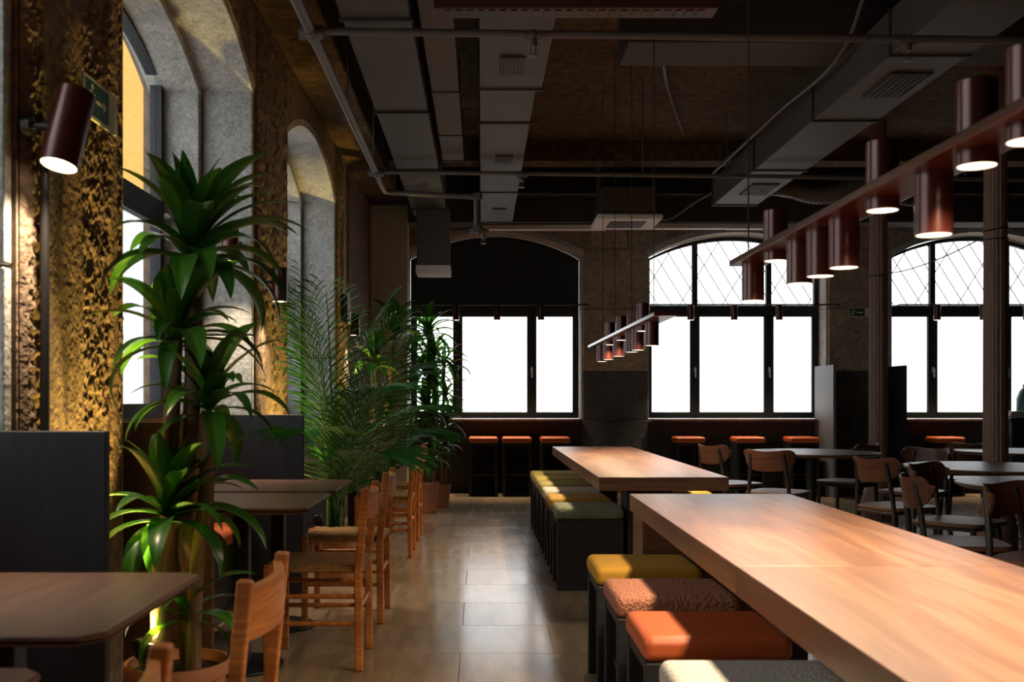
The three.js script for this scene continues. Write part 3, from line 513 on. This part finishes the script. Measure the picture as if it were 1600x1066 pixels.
// counters and dividers under the windows
BW.forEach(([a, b], k) => tag(mesh('window_counter', box(a + 0.03, b - (k === 1 ? 0.19 : 0.01), 0.928, 0.955, BZ + 0.035, BZ + 0.22, 0.004), M.darkWalnut), ['narrow dark counter under the navy arched window', 'narrow dark counter under the window beside the divider painted as lit', 'narrow dark counter under the window behind the fluted columns'][k], 'counter'));
tag(mesh('divider_panel', box(4.3, 4.335, 0, 1.63, BZ + 0.045, BZ + 0.75, 0.005), M.litGreyPanel), 'upright divider at the end of the window counter, window light painted into its grey', 'divider');
tag(mesh('divider_panel', box(5.25, 5.285, 0, 1.63, BZ + 0.045, BZ + 0.55, 0.005), M.ebony), 'upright divider behind the fluted columns, shade painted into its black', 'divider');  // one kind of divider: lit grey and shaded black are put into the colours
{
  const t = thing('service_counter', 'dark service counter at the window behind the fluted columns', 'counter', [6.9, 0, -12.45]);
  mesh('carcass', box(-0.6, 0.75, 0, 0.95, -0.3, 0.3, 0.006), M.ebony, t); mesh('worktop', box(-0.63, 0.78, 0.95, 0.99, -0.33, 0.33, 0.006), M.black, t);
  for (const x of [-0.3, 0.36]) { const d = mesh('door', box(x - 0.28, x + 0.28, 0.08, 0.92, 0.3, 0.318, 0.004), M.ebony, t); mesh('knob', new THREE.SphereGeometry(0.016, 12, 8).translate(x + 0.2, 0.8, 0.33), M.steel, d); }
  tag(mesh('folded_napkins', join([0, 1, 2, 3].map((k) => new RoundedBoxGeometry(0.2 - k * 0.008, 0.018, 0.16, 2, 0.007).rotateY(0.06 * k).translate(6.46, 1.0 + k * 0.0185, -12.4))), M.pale), 'small stack of folded white napkins on the service counter', 'napkins');
  tag(mesh('red_cup', new THREE.LatheGeometry([[0, 0], [0.035, 0], [0.048, 0.11], [0.052, 0.13], [0.046, 0.128], [0.034, 0.01], [0, 0.01]].map((q) => new THREE.Vector2(...q)), 24).translate(6.42, 0.99, -12.62), std({ color: lin(0.35, 0.03, 0.03), roughness: 0.4 })), 'small dark red cup on the service counter', 'cup');
  tag(mesh('teal_jar', new THREE.LatheGeometry([[0, 0], [0.1, 0], [0.13, 0.06], [0.135, 0.22], [0.1, 0.32], [0.06, 0.36], [0.065, 0.4], [0.05, 0.4], [0, 0.39]].map((q) => new THREE.Vector2(...q)), 28).translate(6.68, 0.99, -12.5), std({ color: lin(0.03, 0.12, 0.14), roughness: 0.3 })), 'large rounded teal jar on the service counter', 'jar');
}

// ---------------------------------------------------------------- round tables and bentwood chairs
const GT = 'round cafe tables';
[['round table between the window stools and the communal tables', 2.87, -8.9], ['round table behind the fluted column with the cable', 4.8, -9.05], ['round table with three curved back chairs beside the cable wrapped column', 3.47, -6.95], ['round table with two chairs beside the table with a seam', 3.17, -5.5]].forEach(([label, x, z]) => {
  const t = thing('round_table', label, 'table', [x, 0, z], 0, GT);
  mesh('tabletop', boxUV(new THREE.LatheGeometry([[0, 0.722], [0.54, 0.722], [0.57, 0.738], [0.57, 0.747], [0.566, 0.75], [0, 0.75]].map((q) => new THREE.Vector2(...q)), 56)), M.darkWalnut, t);
  mesh('pedestal', rod(V(0, 0.02, 0), V(0, 0.722, 0), 0.045), M.black, t); mesh('base', new THREE.LatheGeometry([[0, 0], [0.26, 0], [0.26, 0.012], [0.06, 0.035], [0.045, 0.05], [0, 0.05]].map((q) => new THREE.Vector2(...q)), 36), M.black, t);
});
const chairBackGeo = (() => {                        // a bent plywood back, its ends curling forward, top edge dipping in the middle
  const nu = 28, nv = 8, th = 0.012, pos = [], idx = [];
  const pt = (u, v, side) => {
    const top = 0.055 + 0.028 * Math.pow(Math.abs(u), 1.5) - 0.05 * Math.pow(Math.abs(u), 9), bot = -0.105 + 0.085 * Math.pow(Math.abs(u), 3.2) + 0.045 * Math.pow(Math.abs(u), 9), y = bot + (top - bot) * v, an = u * 0.85, R = 0.27;
    return [(R + side * th / 2) * Math.sin(an) * 1.06, y, R - (R + side * th / 2) * Math.cos(an) - 0.05 * (v - 0.5) * 0.6];
  };
  for (const s of [1, -1]) for (let i = 0; i <= nu; i++) for (let j = 0; j <= nv; j++) pos.push(...pt(-1 + (2 * i) / nu, j / nv, s));
  const S = (nu + 1) * (nv + 1), I = (s, i, j) => s * S + i * (nv + 1) + j;
  for (let i = 0; i < nu; i++) for (let j = 0; j < nv; j++) { let a = I(0, i, j), b = I(0, i + 1, j), c = I(0, i + 1, j + 1), d = I(0, i, j + 1); idx.push(a, c, b, a, d, c); a += S; b += S; c += S; d += S; idx.push(a, b, c, a, c, d); }
  for (let i = 0; i < nu; i++) for (const j of [0, nv]) { const a = I(0, i, j), b = I(0, i + 1, j), c = I(1, i + 1, j), d = I(1, i, j); j ? idx.push(a, c, b, a, d, c) : idx.push(a, b, c, a, c, d); }
  for (let j = 0; j < nv; j++) for (const i of [0, nu]) { const a = I(0, i, j), b = I(0, i, j + 1), c = I(1, i, j + 1), d = I(1, i, j); i ? idx.push(a, b, c, a, c, d) : idx.push(a, c, b, a, d, c); }
  const g = new THREE.BufferGeometry(); g.setAttribute('position', new THREE.Float32BufferAttribute(pos, 3)); g.setIndex(idx); return boxUV(toCreasedNormals(g, 0.7));
})();
function makeChair(label, group) {                   // the chair looks towards +z, its back at -z
  const t = thing('bentwood_chair', label, 'chair', [0, 0, 0], 0, group), s = new THREE.Shape();
  s.moveTo(-0.17, -0.2); s.quadraticCurveTo(0, -0.235, 0.17, -0.2); s.quadraticCurveTo(0.2, -0.19, 0.205, -0.15); s.quadraticCurveTo(0.235, 0.06, 0.21, 0.16); s.quadraticCurveTo(0.19, 0.225, 0.1, 0.228); s.lineTo(-0.1, 0.228); s.quadraticCurveTo(-0.19, 0.225, -0.21, 0.16); s.quadraticCurveTo(-0.235, 0.06, -0.205, -0.15); s.quadraticCurveTo(-0.2, -0.19, -0.17, -0.2);
  mesh('seat', boxUV(new THREE.ExtrudeGeometry(s, { depth: 0.014, bevelEnabled: true, bevelSize: 0.006, bevelThickness: 0.005, bevelSegments: 2, curveSegments: 8 }).rotateX(Math.PI / 2).translate(0, 0.455, 0)), M.chairSeat, t);
  const b = mesh('backrest', chairBackGeo, M.chairWood, t); b.position.set(0, 0.735, -0.262);
  for (const k of [-1, 1]) {
    mesh('leg', rod(V(k * 0.2, 0, 0.2), V(k * 0.165, 0.437, 0.165), 0.012, 0.018), M.chairDark, t);
    mesh('leg', tube([V(k * 0.2, 0, -0.25), V(k * 0.178, 0.25, -0.205), V(k * 0.168, 0.45, -0.2), V(k * 0.15, 0.62, -0.215), V(k * 0.135, 0.77, -0.238)], 0.0165, 24, 10), M.chairDark, t);
  }
  mesh('rail', join([rod(V(-0.165, 0.42, 0.165), V(0.165, 0.42, 0.165), 0.013), rod(V(-0.168, 0.42, -0.2), V(0.168, 0.42, -0.2), 0.013), rod(V(-0.165, 0.42, 0.165), V(-0.168, 0.42, -0.2), 0.013), rod(V(0.165, 0.42, 0.165), V(0.168, 0.42, -0.2), 0.013)]), M.chairDark, t);
  return t;
}
{
  const g = 'curved back chairs at the round tables'; let proto;
  // position of the seat centre and the table centre it turns to
  [[2.42, -8.33, 2.87, -8.9, 'curved back chair with its back to the communal tables at the first round table'], [2.24, -9.2, 2.87, -8.9, 'curved back chair in front of the bar stool behind the round table'],
    [3.36, -9.42, 2.87, -8.9, 'curved back chair across the round table facing the communal tables'], [3.55, -8.4, 2.87, -8.9, 'curved back chair beside the round table, facing it from the column side'],
    [2.93, -7.22, 3.47, -6.98, 'chair seen edge on beside the round table at the cable wrapped column'], [2.95, -6.33, 3.47, -6.95, 'wide curved back chair at the round table by the cable wrapped column'],
    [2.5, -5.38, 3.17, -5.5, 'curved back chair pushed to the round table next to the communal seam table'], [2.66, -4.78, 3.17, -5.5, 'curved back chair closest to the seam of the communal table'],
    [4.62, -9.75, 4.8, -9.05, 'curved back chair half hidden behind the cable wrapped column']].forEach(([x, z, tx, tz, label]) => {
    const turn = Math.atan2(tx - x, tz - z);
    if (!proto) { proto = makeChair(label, g); proto.position.set(x, 0, z); proto.rotation.y = turn; } else copyOf(proto, [x, 0, z], turn, label);
  });
}

// ---------------------------------------------------------------- the left side: benches, dividers, cafe tables, rush chairs
LO.forEach(([a, b], k) => {
  const n = ['under the window beside the tilted wall lamp', 'under the window with the ochre view', 'in the niche behind the palm'][k];
  const t = thing('bench', 'orange leather bench on a black base ' + n, 'bench', [0, 0, 0], 0, 'orange benches in the window niches');
  mesh('base', box(-1.88, -1.46, 0, 0.37, -a - 0.16, -b + 0.16, 0.005), M.ebony, t);
  const c = new RoundedBoxGeometry(0.47, 0.09, b - a - 0.32, 4, 0.03).translate(-1.655, 0.415, -(a + b) / 2); mesh('seat_cushion', boxUV(c), M.orange, t);
  mesh('back_panel', box(-1.895, -1.862, 0.44, 1.07, -a - 0.16, -b + 0.16, 0.005), M.brownPanel, t);
});
const GD = 'black divider panels at the bench ends';
[[-3.03, 'dividerBlack', 'black divider panel at the bench end beside the tilted wall lamp'], [-4.125, 'brownPanel', 'brown divider panel behind the potted corn plant'], [-6.225, 'dividerBlack', 'grey black divider panel in front of the feathery palm']].forEach(([z, m, label]) => tag(mesh('bench_divider', box(z === -3.03 ? -1.86 : -1.86, -1.08, 0, 1.11, z - 0.018, z + 0.018, 0.004), M[m]), label, 'divider', GD).position.set(0, 0, z === -3.03 ? 0.07 : 0));
function cafeTop(w, d, c) { const s = new THREE.Shape(), x = w / 2, z = d / 2; s.moveTo(-x + c, -z); s.lineTo(x - c, -z); s.lineTo(x, -z + c); s.lineTo(x, z - c); s.lineTo(x - c, z); s.lineTo(-x + c, z); s.lineTo(-x, z - c); s.lineTo(-x, -z + c); s.lineTo(-x + c, -z); return s; }
{
  let proto; const g = 'square cafe tables along the benches';
  [[1.36, 'square cafe table at the front end of the row'], [2.31, 'square cafe table in front of the black divider by the corn plant'], [4.6, 'square cafe table between the corn plant and the next table'], [5.42, 'square cafe table in front of the grey black divider'], [7.76, 'square cafe table beside the feathery palm'], [8.54, 'square cafe table beside the plant with the lit trunk']].forEach(([z, label]) => {
    const pos = [-1.075, 0, -z];
    if (proto) return copyOf(proto, pos, 0, label);
    proto = thing('cafe_table', label, 'table', pos, 0, g);
    const slab = new THREE.ExtrudeGeometry(cafeTop(0.694, 0.714, 0.035), { depth: 0.006, bevelEnabled: true, bevelSize: 0.003, bevelThickness: 0.003, bevelSegments: 1 }).rotateX(Math.PI / 2).translate(0, 0.747, 0);
    const under = new THREE.ExtrudeGeometry(cafeTop(0.62, 0.64, 0.03), { depth: 0.001, bevelEnabled: true, bevelSize: 0.036, bevelThickness: 0.012, bevelSegments: 1 }).rotateX(Math.PI / 2).translate(0, 0.732, 0);
    mesh('tabletop', boxUV(join([slab, under])), M.darkWalnut, proto);
    mesh('pedestal', join([box(-0.035, 0.035, 0.02, 0.71, -0.035, 0.035, 0.006), box(-0.2, 0.2, 0.7, 0.72, -0.03, 0.03, 0.004), box(-0.03, 0.03, 0.7, 0.72, -0.2, 0.2, 0.004)]), M.blackMetal, proto);
    mesh('base', new THREE.LatheGeometry([[0, 0], [0.185, 0], [0.19, 0.006], [0.185, 0.018], [0.06, 0.024], [0, 0.026]].map((q) => new THREE.Vector2(...q)), 36), M.blackMetal, proto);
  });
}
const rushSeatGeo = (() => {
  const n = 20, w = 0.43, d = 0.40, g = new THREE.BoxGeometry(w, 0.045, d, n, 4, n), p = g.attributes.position, uv = g.attributes.uv;
  for (let i = 0; i < p.count; i++) {
    const x = p.getX(i) / (w / 2), z = p.getZ(i) / (d / 2), y = p.getY(i), e = Math.max(Math.abs(x), Math.abs(z)), q = Math.min(Math.abs(x), Math.abs(z)) / Math.max(e, 0.001);
    const r = Math.sqrt(Math.max(0, 1 - Math.pow(Math.max(0, (e - 0.88) / 0.12), 2) * 0.75));
    p.setY(i, y * r + (y > 0 ? -0.014 * (1 - e * e) - 0.004 * q * e : 0.01 * (1 - e))); uv.setXY(i, 0.5 + x / 2 + (Math.abs(x) > 0.99 ? y * 1.5 : 0), 0.5 + z / 2 + (Math.abs(z) > 0.99 ? y * 1.5 : 0));
  }
  g.computeVertexNormals(); return g;
})();
function makeRushChair(label, group) {               // looks towards -x, its back posts at +x
  const t = thing('rush_chair', label, 'chair', [0, 0, 0], 0, group), q = 0.034;
  for (const s of [-1, 1]) {
    mesh('leg', bar(V(-0.2, 0, s * 0.205), V(-0.2, 0.47, s * 0.205), q, q), M.oak, t);
    mesh('back_post', join([bar(V(0.205, 0, s * 0.205), V(0.2, 0.45, s * 0.205), q, q), bar(V(0.2, 0.44, s * 0.205), V(0.235, 0.81, s * 0.205), q, q)]), M.oak, t);
    mesh('stretcher', rod(V(-0.2, 0.21, s * 0.205), V(0.2, 0.21, s * 0.205), 0.011), M.oak, t); mesh('stretcher', rod(V(-0.2, 0.33, s * 0.205), V(0.2, 0.33, s * 0.205), 0.011), M.oak, t);
  }
  for (const [x, y] of [[-0.2, 0.27], [0.2, 0.27]]) mesh('stretcher', rod(V(x, y, -0.205), V(x, y, 0.205), 0.011), M.oak, t);
  // curved back rail
  const n = 12, gs = []; const s = new THREE.Shape(); for (let k = 0; k <= n; k++) { const z = -0.2 + (0.4 * k) / n; s[k ? 'lineTo' : 'moveTo'](0.035 * (1 - (z / 0.2) ** 2), z); } for (let k = n; k >= 0; k--) { const z = -0.2 + (0.4 * k) / n; s.lineTo(0.016 + 0.035 * (1 - (z / 0.2) ** 2), z); }
  mesh('back_rail', boxUV(new THREE.ExtrudeGeometry(s, { depth: 0.11, bevelEnabled: true, bevelSize: 0.003, bevelThickness: 0.004, bevelSegments: 2 }).rotateX(-Math.PI / 2).translate(0.215, 0.675, 0)), M.oak, t);
  const seat = mesh('rush_seat', rushSeatGeo, M.rush, t); seat.position.y = 0.452;
  return t;
}
{
  let proto; const g = 'rush seat chairs along the cafe tables';
  [[1.43, 'rush seat oak chair at the front end of the row'], [2.42, 'rush seat oak chair beside the corn plant pot'], [4.73, 'rush seat oak chair at the table next to the corn plant'], [5.69, 'rush seat oak chair at the table before the grey black divider'], [7.97, 'rush seat oak chair at the table beside the feathery palm'], [8.93, 'rush seat oak chair closest to the terracotta pots']].forEach(([z, label]) => {
    const pos = [-0.745, 0, -z]; if (!proto) { proto = makeRushChair(label, g); proto.position.set(...pos); } else copyOf(proto, pos, 0, label);
  });
}

// ---------------------------------------------------------------- plants
function strapLeaf(L, w, e0, droop, twist = 0) {     // a folded strap leaf growing from the origin towards +x
  const n = 12, pos = [], uv = [], idx = []; let x = 0, y = 0;
  for (let k = 0; k <= n; k++) {
    const t = k / n, a = e0 - droop * Math.pow(t, 1.4), ww = w * (0.28 + 0.72 * Math.pow(Math.sin(Math.PI * Math.min(1, 0.12 + t * 0.56)), 1)) * (t > 0.42 ? Math.pow(Math.max(0, 1 - Math.pow((t - 0.42) / 0.58, 1.9)), 0.9) : 1), f = 0.28 * ww;
    const tw = twist * t;
    for (let j = -2; j <= 2; j++) { const s = j / 2, up = f * Math.abs(s) - 0.1 * f * s * s, zz = s * ww * Math.cos(tw), yy = up + s * ww * Math.sin(tw); pos.push(x - Math.sin(a) * yy, y + Math.cos(a) * yy, zz); uv.push(0.5 + s / 2, t); }
    x += (Math.cos(a) * L) / n; y += (Math.sin(a) * L) / n;
  }
  for (let k = 0; k < n; k++) for (let j = 0; j < 4; j++) { const a = k * 5 + j; idx.push(a, a + 1, a + 5, a + 1, a + 6, a + 5); }
  const g = new THREE.BufferGeometry(); g.setAttribute('position', new THREE.Float32BufferAttribute(pos, 3)); g.setAttribute('uv', new THREE.Float32BufferAttribute(uv, 2)); g.setIndex(idx); g.computeVertexNormals(); return g;
}
const leaves = []; for (let k = 0; k < 12; k++) leaves.push(strapLeaf(1, [0.108, 0.096, 0.116][k % 3], 1.42 - k * 0.13, 0.55 + k * 0.135 + (k % 3) * 0.12, ((k % 4) - 1.5) * 0.18));
function rosette(parent, x, y, z, n, len, mats, low = 0, high = 11, wide = 1) {
  for (let k = 0; k < n; k++) {
    const i = Math.min(11, Math.max(0, Math.round(low + (high - low) * (k / Math.max(1, n - 1)) + rr(-0.7, 0.7))));
    const m = mesh('leaf', leaves[i], mats[(rnd() * mats.length) | 0], parent), s = len * rr(0.8, 1.12) * (i < 2 ? 0.8 : 1);
    m.position.set(x, y - (k / n) * len * 0.22, z); let th = k * 2.39996 + rr(-0.25, 0.25); if (-Math.cos(th) * s * 0.9 > parent.position.x + x + 1.34) th = Math.PI - th;   // leaves turn away from the wall
    m.rotation.y = th; m.scale.set(s, s, s * wide);
  }
}
function pot(parent, r, h, mat = M.terracotta) {
  mesh('pot', new THREE.LatheGeometry([[0, 0], [r * 0.72, 0], [r * 0.74, 0.012], [r * 0.93, h - 0.05], [r, h - 0.045], [r, h], [r * 0.9, h], [r * 0.88, h - 0.06], [0, h - 0.06]].map((q) => new THREE.Vector2(...q)), 40), mat, parent);
  const g = new THREE.CircleGeometry(r * 0.9, 40, 0).rotateX(-Math.PI / 2).translate(0, h - 0.035, 0); mesh('soil', g, M.soil, parent);
}
function cane(parent, a, b, r) { const m1 = a.clone().lerp(b, 0.35).add(V(rr(-0.02, 0.02), 0, rr(-0.02, 0.02))), m2 = a.clone().lerp(b, 0.7).add(V(rr(-0.02, 0.02), 0, rr(-0.02, 0.02))); mesh('cane', tube([a, m1, m2, b], r, 24, 12), M.bark, parent); }
function frondGeo(L, e0, droop, leafL, nl, spread = 0.95) {
  const pos = [], uv = [], idx = [], P = [], n = 40; let x = 0, y = 0;
  for (let k = 0; k <= n; k++) { const t = k / n, a = e0 - droop * Math.pow(t, 1.7); P.push([x, y, a]); x += (Math.cos(a) * L) / n; y += (Math.sin(a) * L) / n; }
  for (let k = 0; k < n; k++) { // the rib, a thin three sided rod
    const r0 = 0.007 * (1 - k / n) + 0.0018, r1 = 0.007 * (1 - (k + 1) / n) + 0.0018, base = pos.length / 3;
    for (const [q, r] of [[P[k], r0], [P[k + 1], r1]]) for (let j = 0; j < 3; j++) { const an = (j * 2 * Math.PI) / 3; pos.push(q[0], q[1] + r * Math.cos(an), r * Math.sin(an)); uv.push(0.5, 0.1); }
    for (let j = 0; j < 3; j++) { const j2 = (j + 1) % 3; idx.push(base + j, base + j2, base + 3 + j, base + j2, base + 3 + j2, base + 3 + j); }
  }
  for (let k = 0; k < nl; k++) for (const s of [-1, 1]) { // leaflets
    const t = 0.26 + (0.73 * (k + (s > 0 ? 0.5 : 0))) / nl, f = t * n, i = Math.min(n - 1, Math.floor(f)), q = P[i], q2 = P[i + 1], w = f - i, ox = q[0] + (q2[0] - q[0]) * w, oy = q[1] + (q2[1] - q[1]) * w, a = q[2];
    const l = leafL * Math.sin(Math.PI * (0.12 + 0.80 * ((t - 0.26) / 0.73))) * rr(0.9, 1.1) + 0.04, fw = spread * (1 - 0.45 * t) + rr(-0.06, 0.06), base = pos.length / 3, m = 6;
    for (let j = 0; j <= m; j++) {
      const u = j / m, out = Math.sin(fw) * l * u, fwd = Math.cos(fw) * l * u, sag = -0.42 * l * u * u + 0.16 * l * u, hw = 0.021 * (1 - Math.pow(Math.abs(2 * u - 0.7) / 1.3, 2)) + 0.001;
      const cx = ox + Math.cos(a) * fwd, cy = oy + Math.sin(a) * fwd + sag, cz = s * out;
      pos.push(cx - hw * Math.cos(a) * Math.sin(fw), cy - hw * 0.3, cz, cx + hw * Math.cos(a) * Math.sin(fw), cy + hw * 0.5, cz + s * hw * 0.5); uv.push(0.3, u, 0.7, u);
    }
    for (let j = 0; j < m; j++) { const b = base + j * 2; idx.push(b, b + 1, b + 2, b + 1, b + 3, b + 2); }
  }
  const g = new THREE.BufferGeometry(); g.setAttribute('position', new THREE.Float32BufferAttribute(pos, 3)); g.setAttribute('uv', new THREE.Float32BufferAttribute(uv, 2)); g.setIndex(idx); g.computeVertexNormals(); return g;
}
function uplight(label, x, y, z, dir, intensity, angle = 0.46) {
  const t = thing('uplight', label, 'spotlight', [x, y, z], 0, 'gold spotlights in the plant pots');
  const q = new THREE.Quaternion().setFromUnitVectors(V(0, 1, 0), dir.clone().normalize());
  const h = mesh('housing', new THREE.LatheGeometry([[0, 0], [0.02, 0], [0.032, 0.02], [0.032, 0.07], [0.028, 0.07], [0.026, 0.06], [0, 0.06]].map((p) => new THREE.Vector2(...p)), 20), M.blackMetal, t); h.quaternion.copy(q);
  mesh('lens', new THREE.CylinderGeometry(0.026, 0.026, 0.004, 18).translate(0, 0.064, 0), M.goldLens, h);
  mesh('spike', rod(V(0, 0.01, 0), V(0, -0.07, 0), 0.007, 0.007, 8), M.blackMetal, t);
  spot(h, V(0, 0.075, 0), V(0, 1, 0), GOLD, intensity, angle, 0.7, 1.3);
}
{ // corn plant in front of the first pier
  const t = thing('corn_plant', 'tall corn plant with broad glossy leaves in a terracotta pot beside the rough pier', 'plant', [-1.04, 0, -3.5]);
  pot(t, 0.175, 0.31);
  cane(t, V(0.03, 0.27, -0.03), V(0.05, 1.70, 0.0), 0.03); cane(t, V(-0.05, 0.27, 0.03), V(0.0, 1.40, 0.03), 0.028); cane(t, V(0.07, 0.27, 0.05), V(0.12, 1.16, 0.05), 0.026); cane(t, V(-0.03, 0.27, 0.09), V(0.0, 0.8, 0.1), 0.024);
  rosette(t, 0.05, 1.74, 0, 40, 0.42, M.leaf, 0, 10); rosette(t, 0.0, 1.45, 0.03, 26, 0.34, M.leaf, 1, 11); rosette(t, 0.12, 1.22, 0.05, 26, 0.34, M.leaf, 0, 11); rosette(t, 0.0, 0.86, 0.1, 30, 0.36, M.leaf, 0, 11); rosette(t, 0.05, 0.5, 0.06, 9, 0.26, M.leaf, 4, 11);
  for (let k = 0; k < 3; k++) { const m = mesh('leaf', leaves[10], M.dryLeaf, t); m.position.set(0.06, 0.8, 0.08); m.rotation.set(0, 0.3 + k * 2.3, -0.5); m.scale.setScalar(0.24); }
}
function palm(label, x, z, h, n, s0) {
  const t = thing('kentia_palm', label, 'plant', [x, 0, z]); pot(t, 0.17, 0.34);
  seed = s0;
  for (let k = 0; k < n; k++) {
    const th = k * 2.39996 + rr(-0.2, 0.2), wallward = Math.cos(th) < -0.15, up = wallward ? rr(0, 0.12) : k / (n - 1), L = h * rr(0.82, 1.0) * (0.95 - 0.42 * up), m = mesh('frond', frondGeo(L, 1.54 - 0.36 * up, (wallward ? 0.35 : 0.6) + 1.15 * up, (wallward ? 0.3 : 0.42) * h / 1.75, 25), M.palm, t);
    m.position.set(rr(-0.05, 0.05), 0.3, rr(-0.05, 0.05)); m.rotation.y = th;
  }
  for (let k = 0; k < 5; k++) mesh('stalk', rod(V(rr(-0.05, 0.05), 0.28, rr(-0.05, 0.05)), V(rr(-0.08, 0.08), 0.28 + h * 0.26, rr(-0.08, 0.08)), 0.014, 0.009, 8), M.stalk, t);
}
palm('large feathery palm behind the grey black divider', -0.98, -6.82, 2.05, 21, 1234);
palm('smaller feathery palm beside the plant with the lit trunk', -0.92, -9.3, 1.2, 15, 991);
{ // plants in the far corner
  seed = 4242;
  let t = thing('corn_plant', 'corn plant with a gold lit trunk in front of the far pier', 'plant', [-1.08, 0, -10.15]); pot(t, 0.17, 0.33);
  cane(t, V(0.0, 0.3, 0.04), V(0.02, 1.55, 0.04), 0.036); cane(t, V(0.06, 0.3, -0.05), V(0.2, 1.9, -0.05), 0.03);
  rosette(t, 0.02, 1.6, 0.04, 20, 0.4, M.leaf, 1, 11, 1.1); rosette(t, 0.22, 1.92, -0.05, 22, 0.44, M.leaf, 1, 11, 1.2);
  t = thing('dracaena', 'dense dark dracaena in a terracotta pot against the bright window', 'plant', [-0.56, 0, -10.85]); pot(t, 0.115, 0.33);
  for (const [dx, dz, h] of [[0, 0, 1.95], [0.04, 0.03, 1.45], [-0.03, -0.03, 1.0], [0.03, -0.04, 0.7]]) { cane(t, V(dx, 0.29, dz), V(dx * 1.6, h, dz * 1.6), 0.018); }
  for (const [dx, y, n, l] of [[0, 1.95, 22, 0.42], [0.05, 1.7, 22, 0.42], [-0.04, 1.52, 20, 0.4], [0.06, 1.36, 20, 0.42], [-0.03, 1.15, 20, 0.4], [0.04, 0.98, 20, 0.38], [0, 0.8, 18, 0.36], [0.03, 0.62, 16, 0.32]]) rosette(t, dx, y, 0, n, l, M.leaf, 2, 11, 0.85);
  t = thing('dracaena', 'slender dracaena in the smaller terracotta pot near the navy arched window', 'plant', [-0.44, 0, -11.5]); pot(t, 0.1, 0.25);
  cane(t, V(0, 0.2, 0), V(0.02, 1.55, 0), 0.016); cane(t, V(0.03, 0.2, 0.02), V(0.06, 0.95, 0.02), 0.014);
  for (const [dx, y, n, l] of [[0.02, 1.6, 18, 0.34], [0.04, 1.25, 14, 0.3], [0.05, 0.95, 16, 0.3], [0.03, 0.7, 12, 0.26]]) rosette(t, dx, y, 0, n, l, M.leaf, 2, 11, 0.8);
}
uplight('gold uplight in the pot of the corn plant by the rough pier', -1.13, 0.33, -3.44, V(-0.36, 1, -0.08), I_UP * 0.75, 0.62);
uplight('second gold uplight aimed at the canes of the corn plant', -1.09, 0.33, -3.36, V(0.05, 1, -0.09), I_UP * 0.6, 0.55);
uplight('gold uplight in the pot of the large feathery palm', -1.08, 0.36, -6.85, V(-0.34, 1, 0.02), I_UP * 0.8, 0.6);
uplight('gold uplight in the pot of the plant with the lit trunk', -1.05, 0.35, -10.02, V(-0.1, 1, -0.1), I_UP * 0.8);

renderer.render(scene, camera);
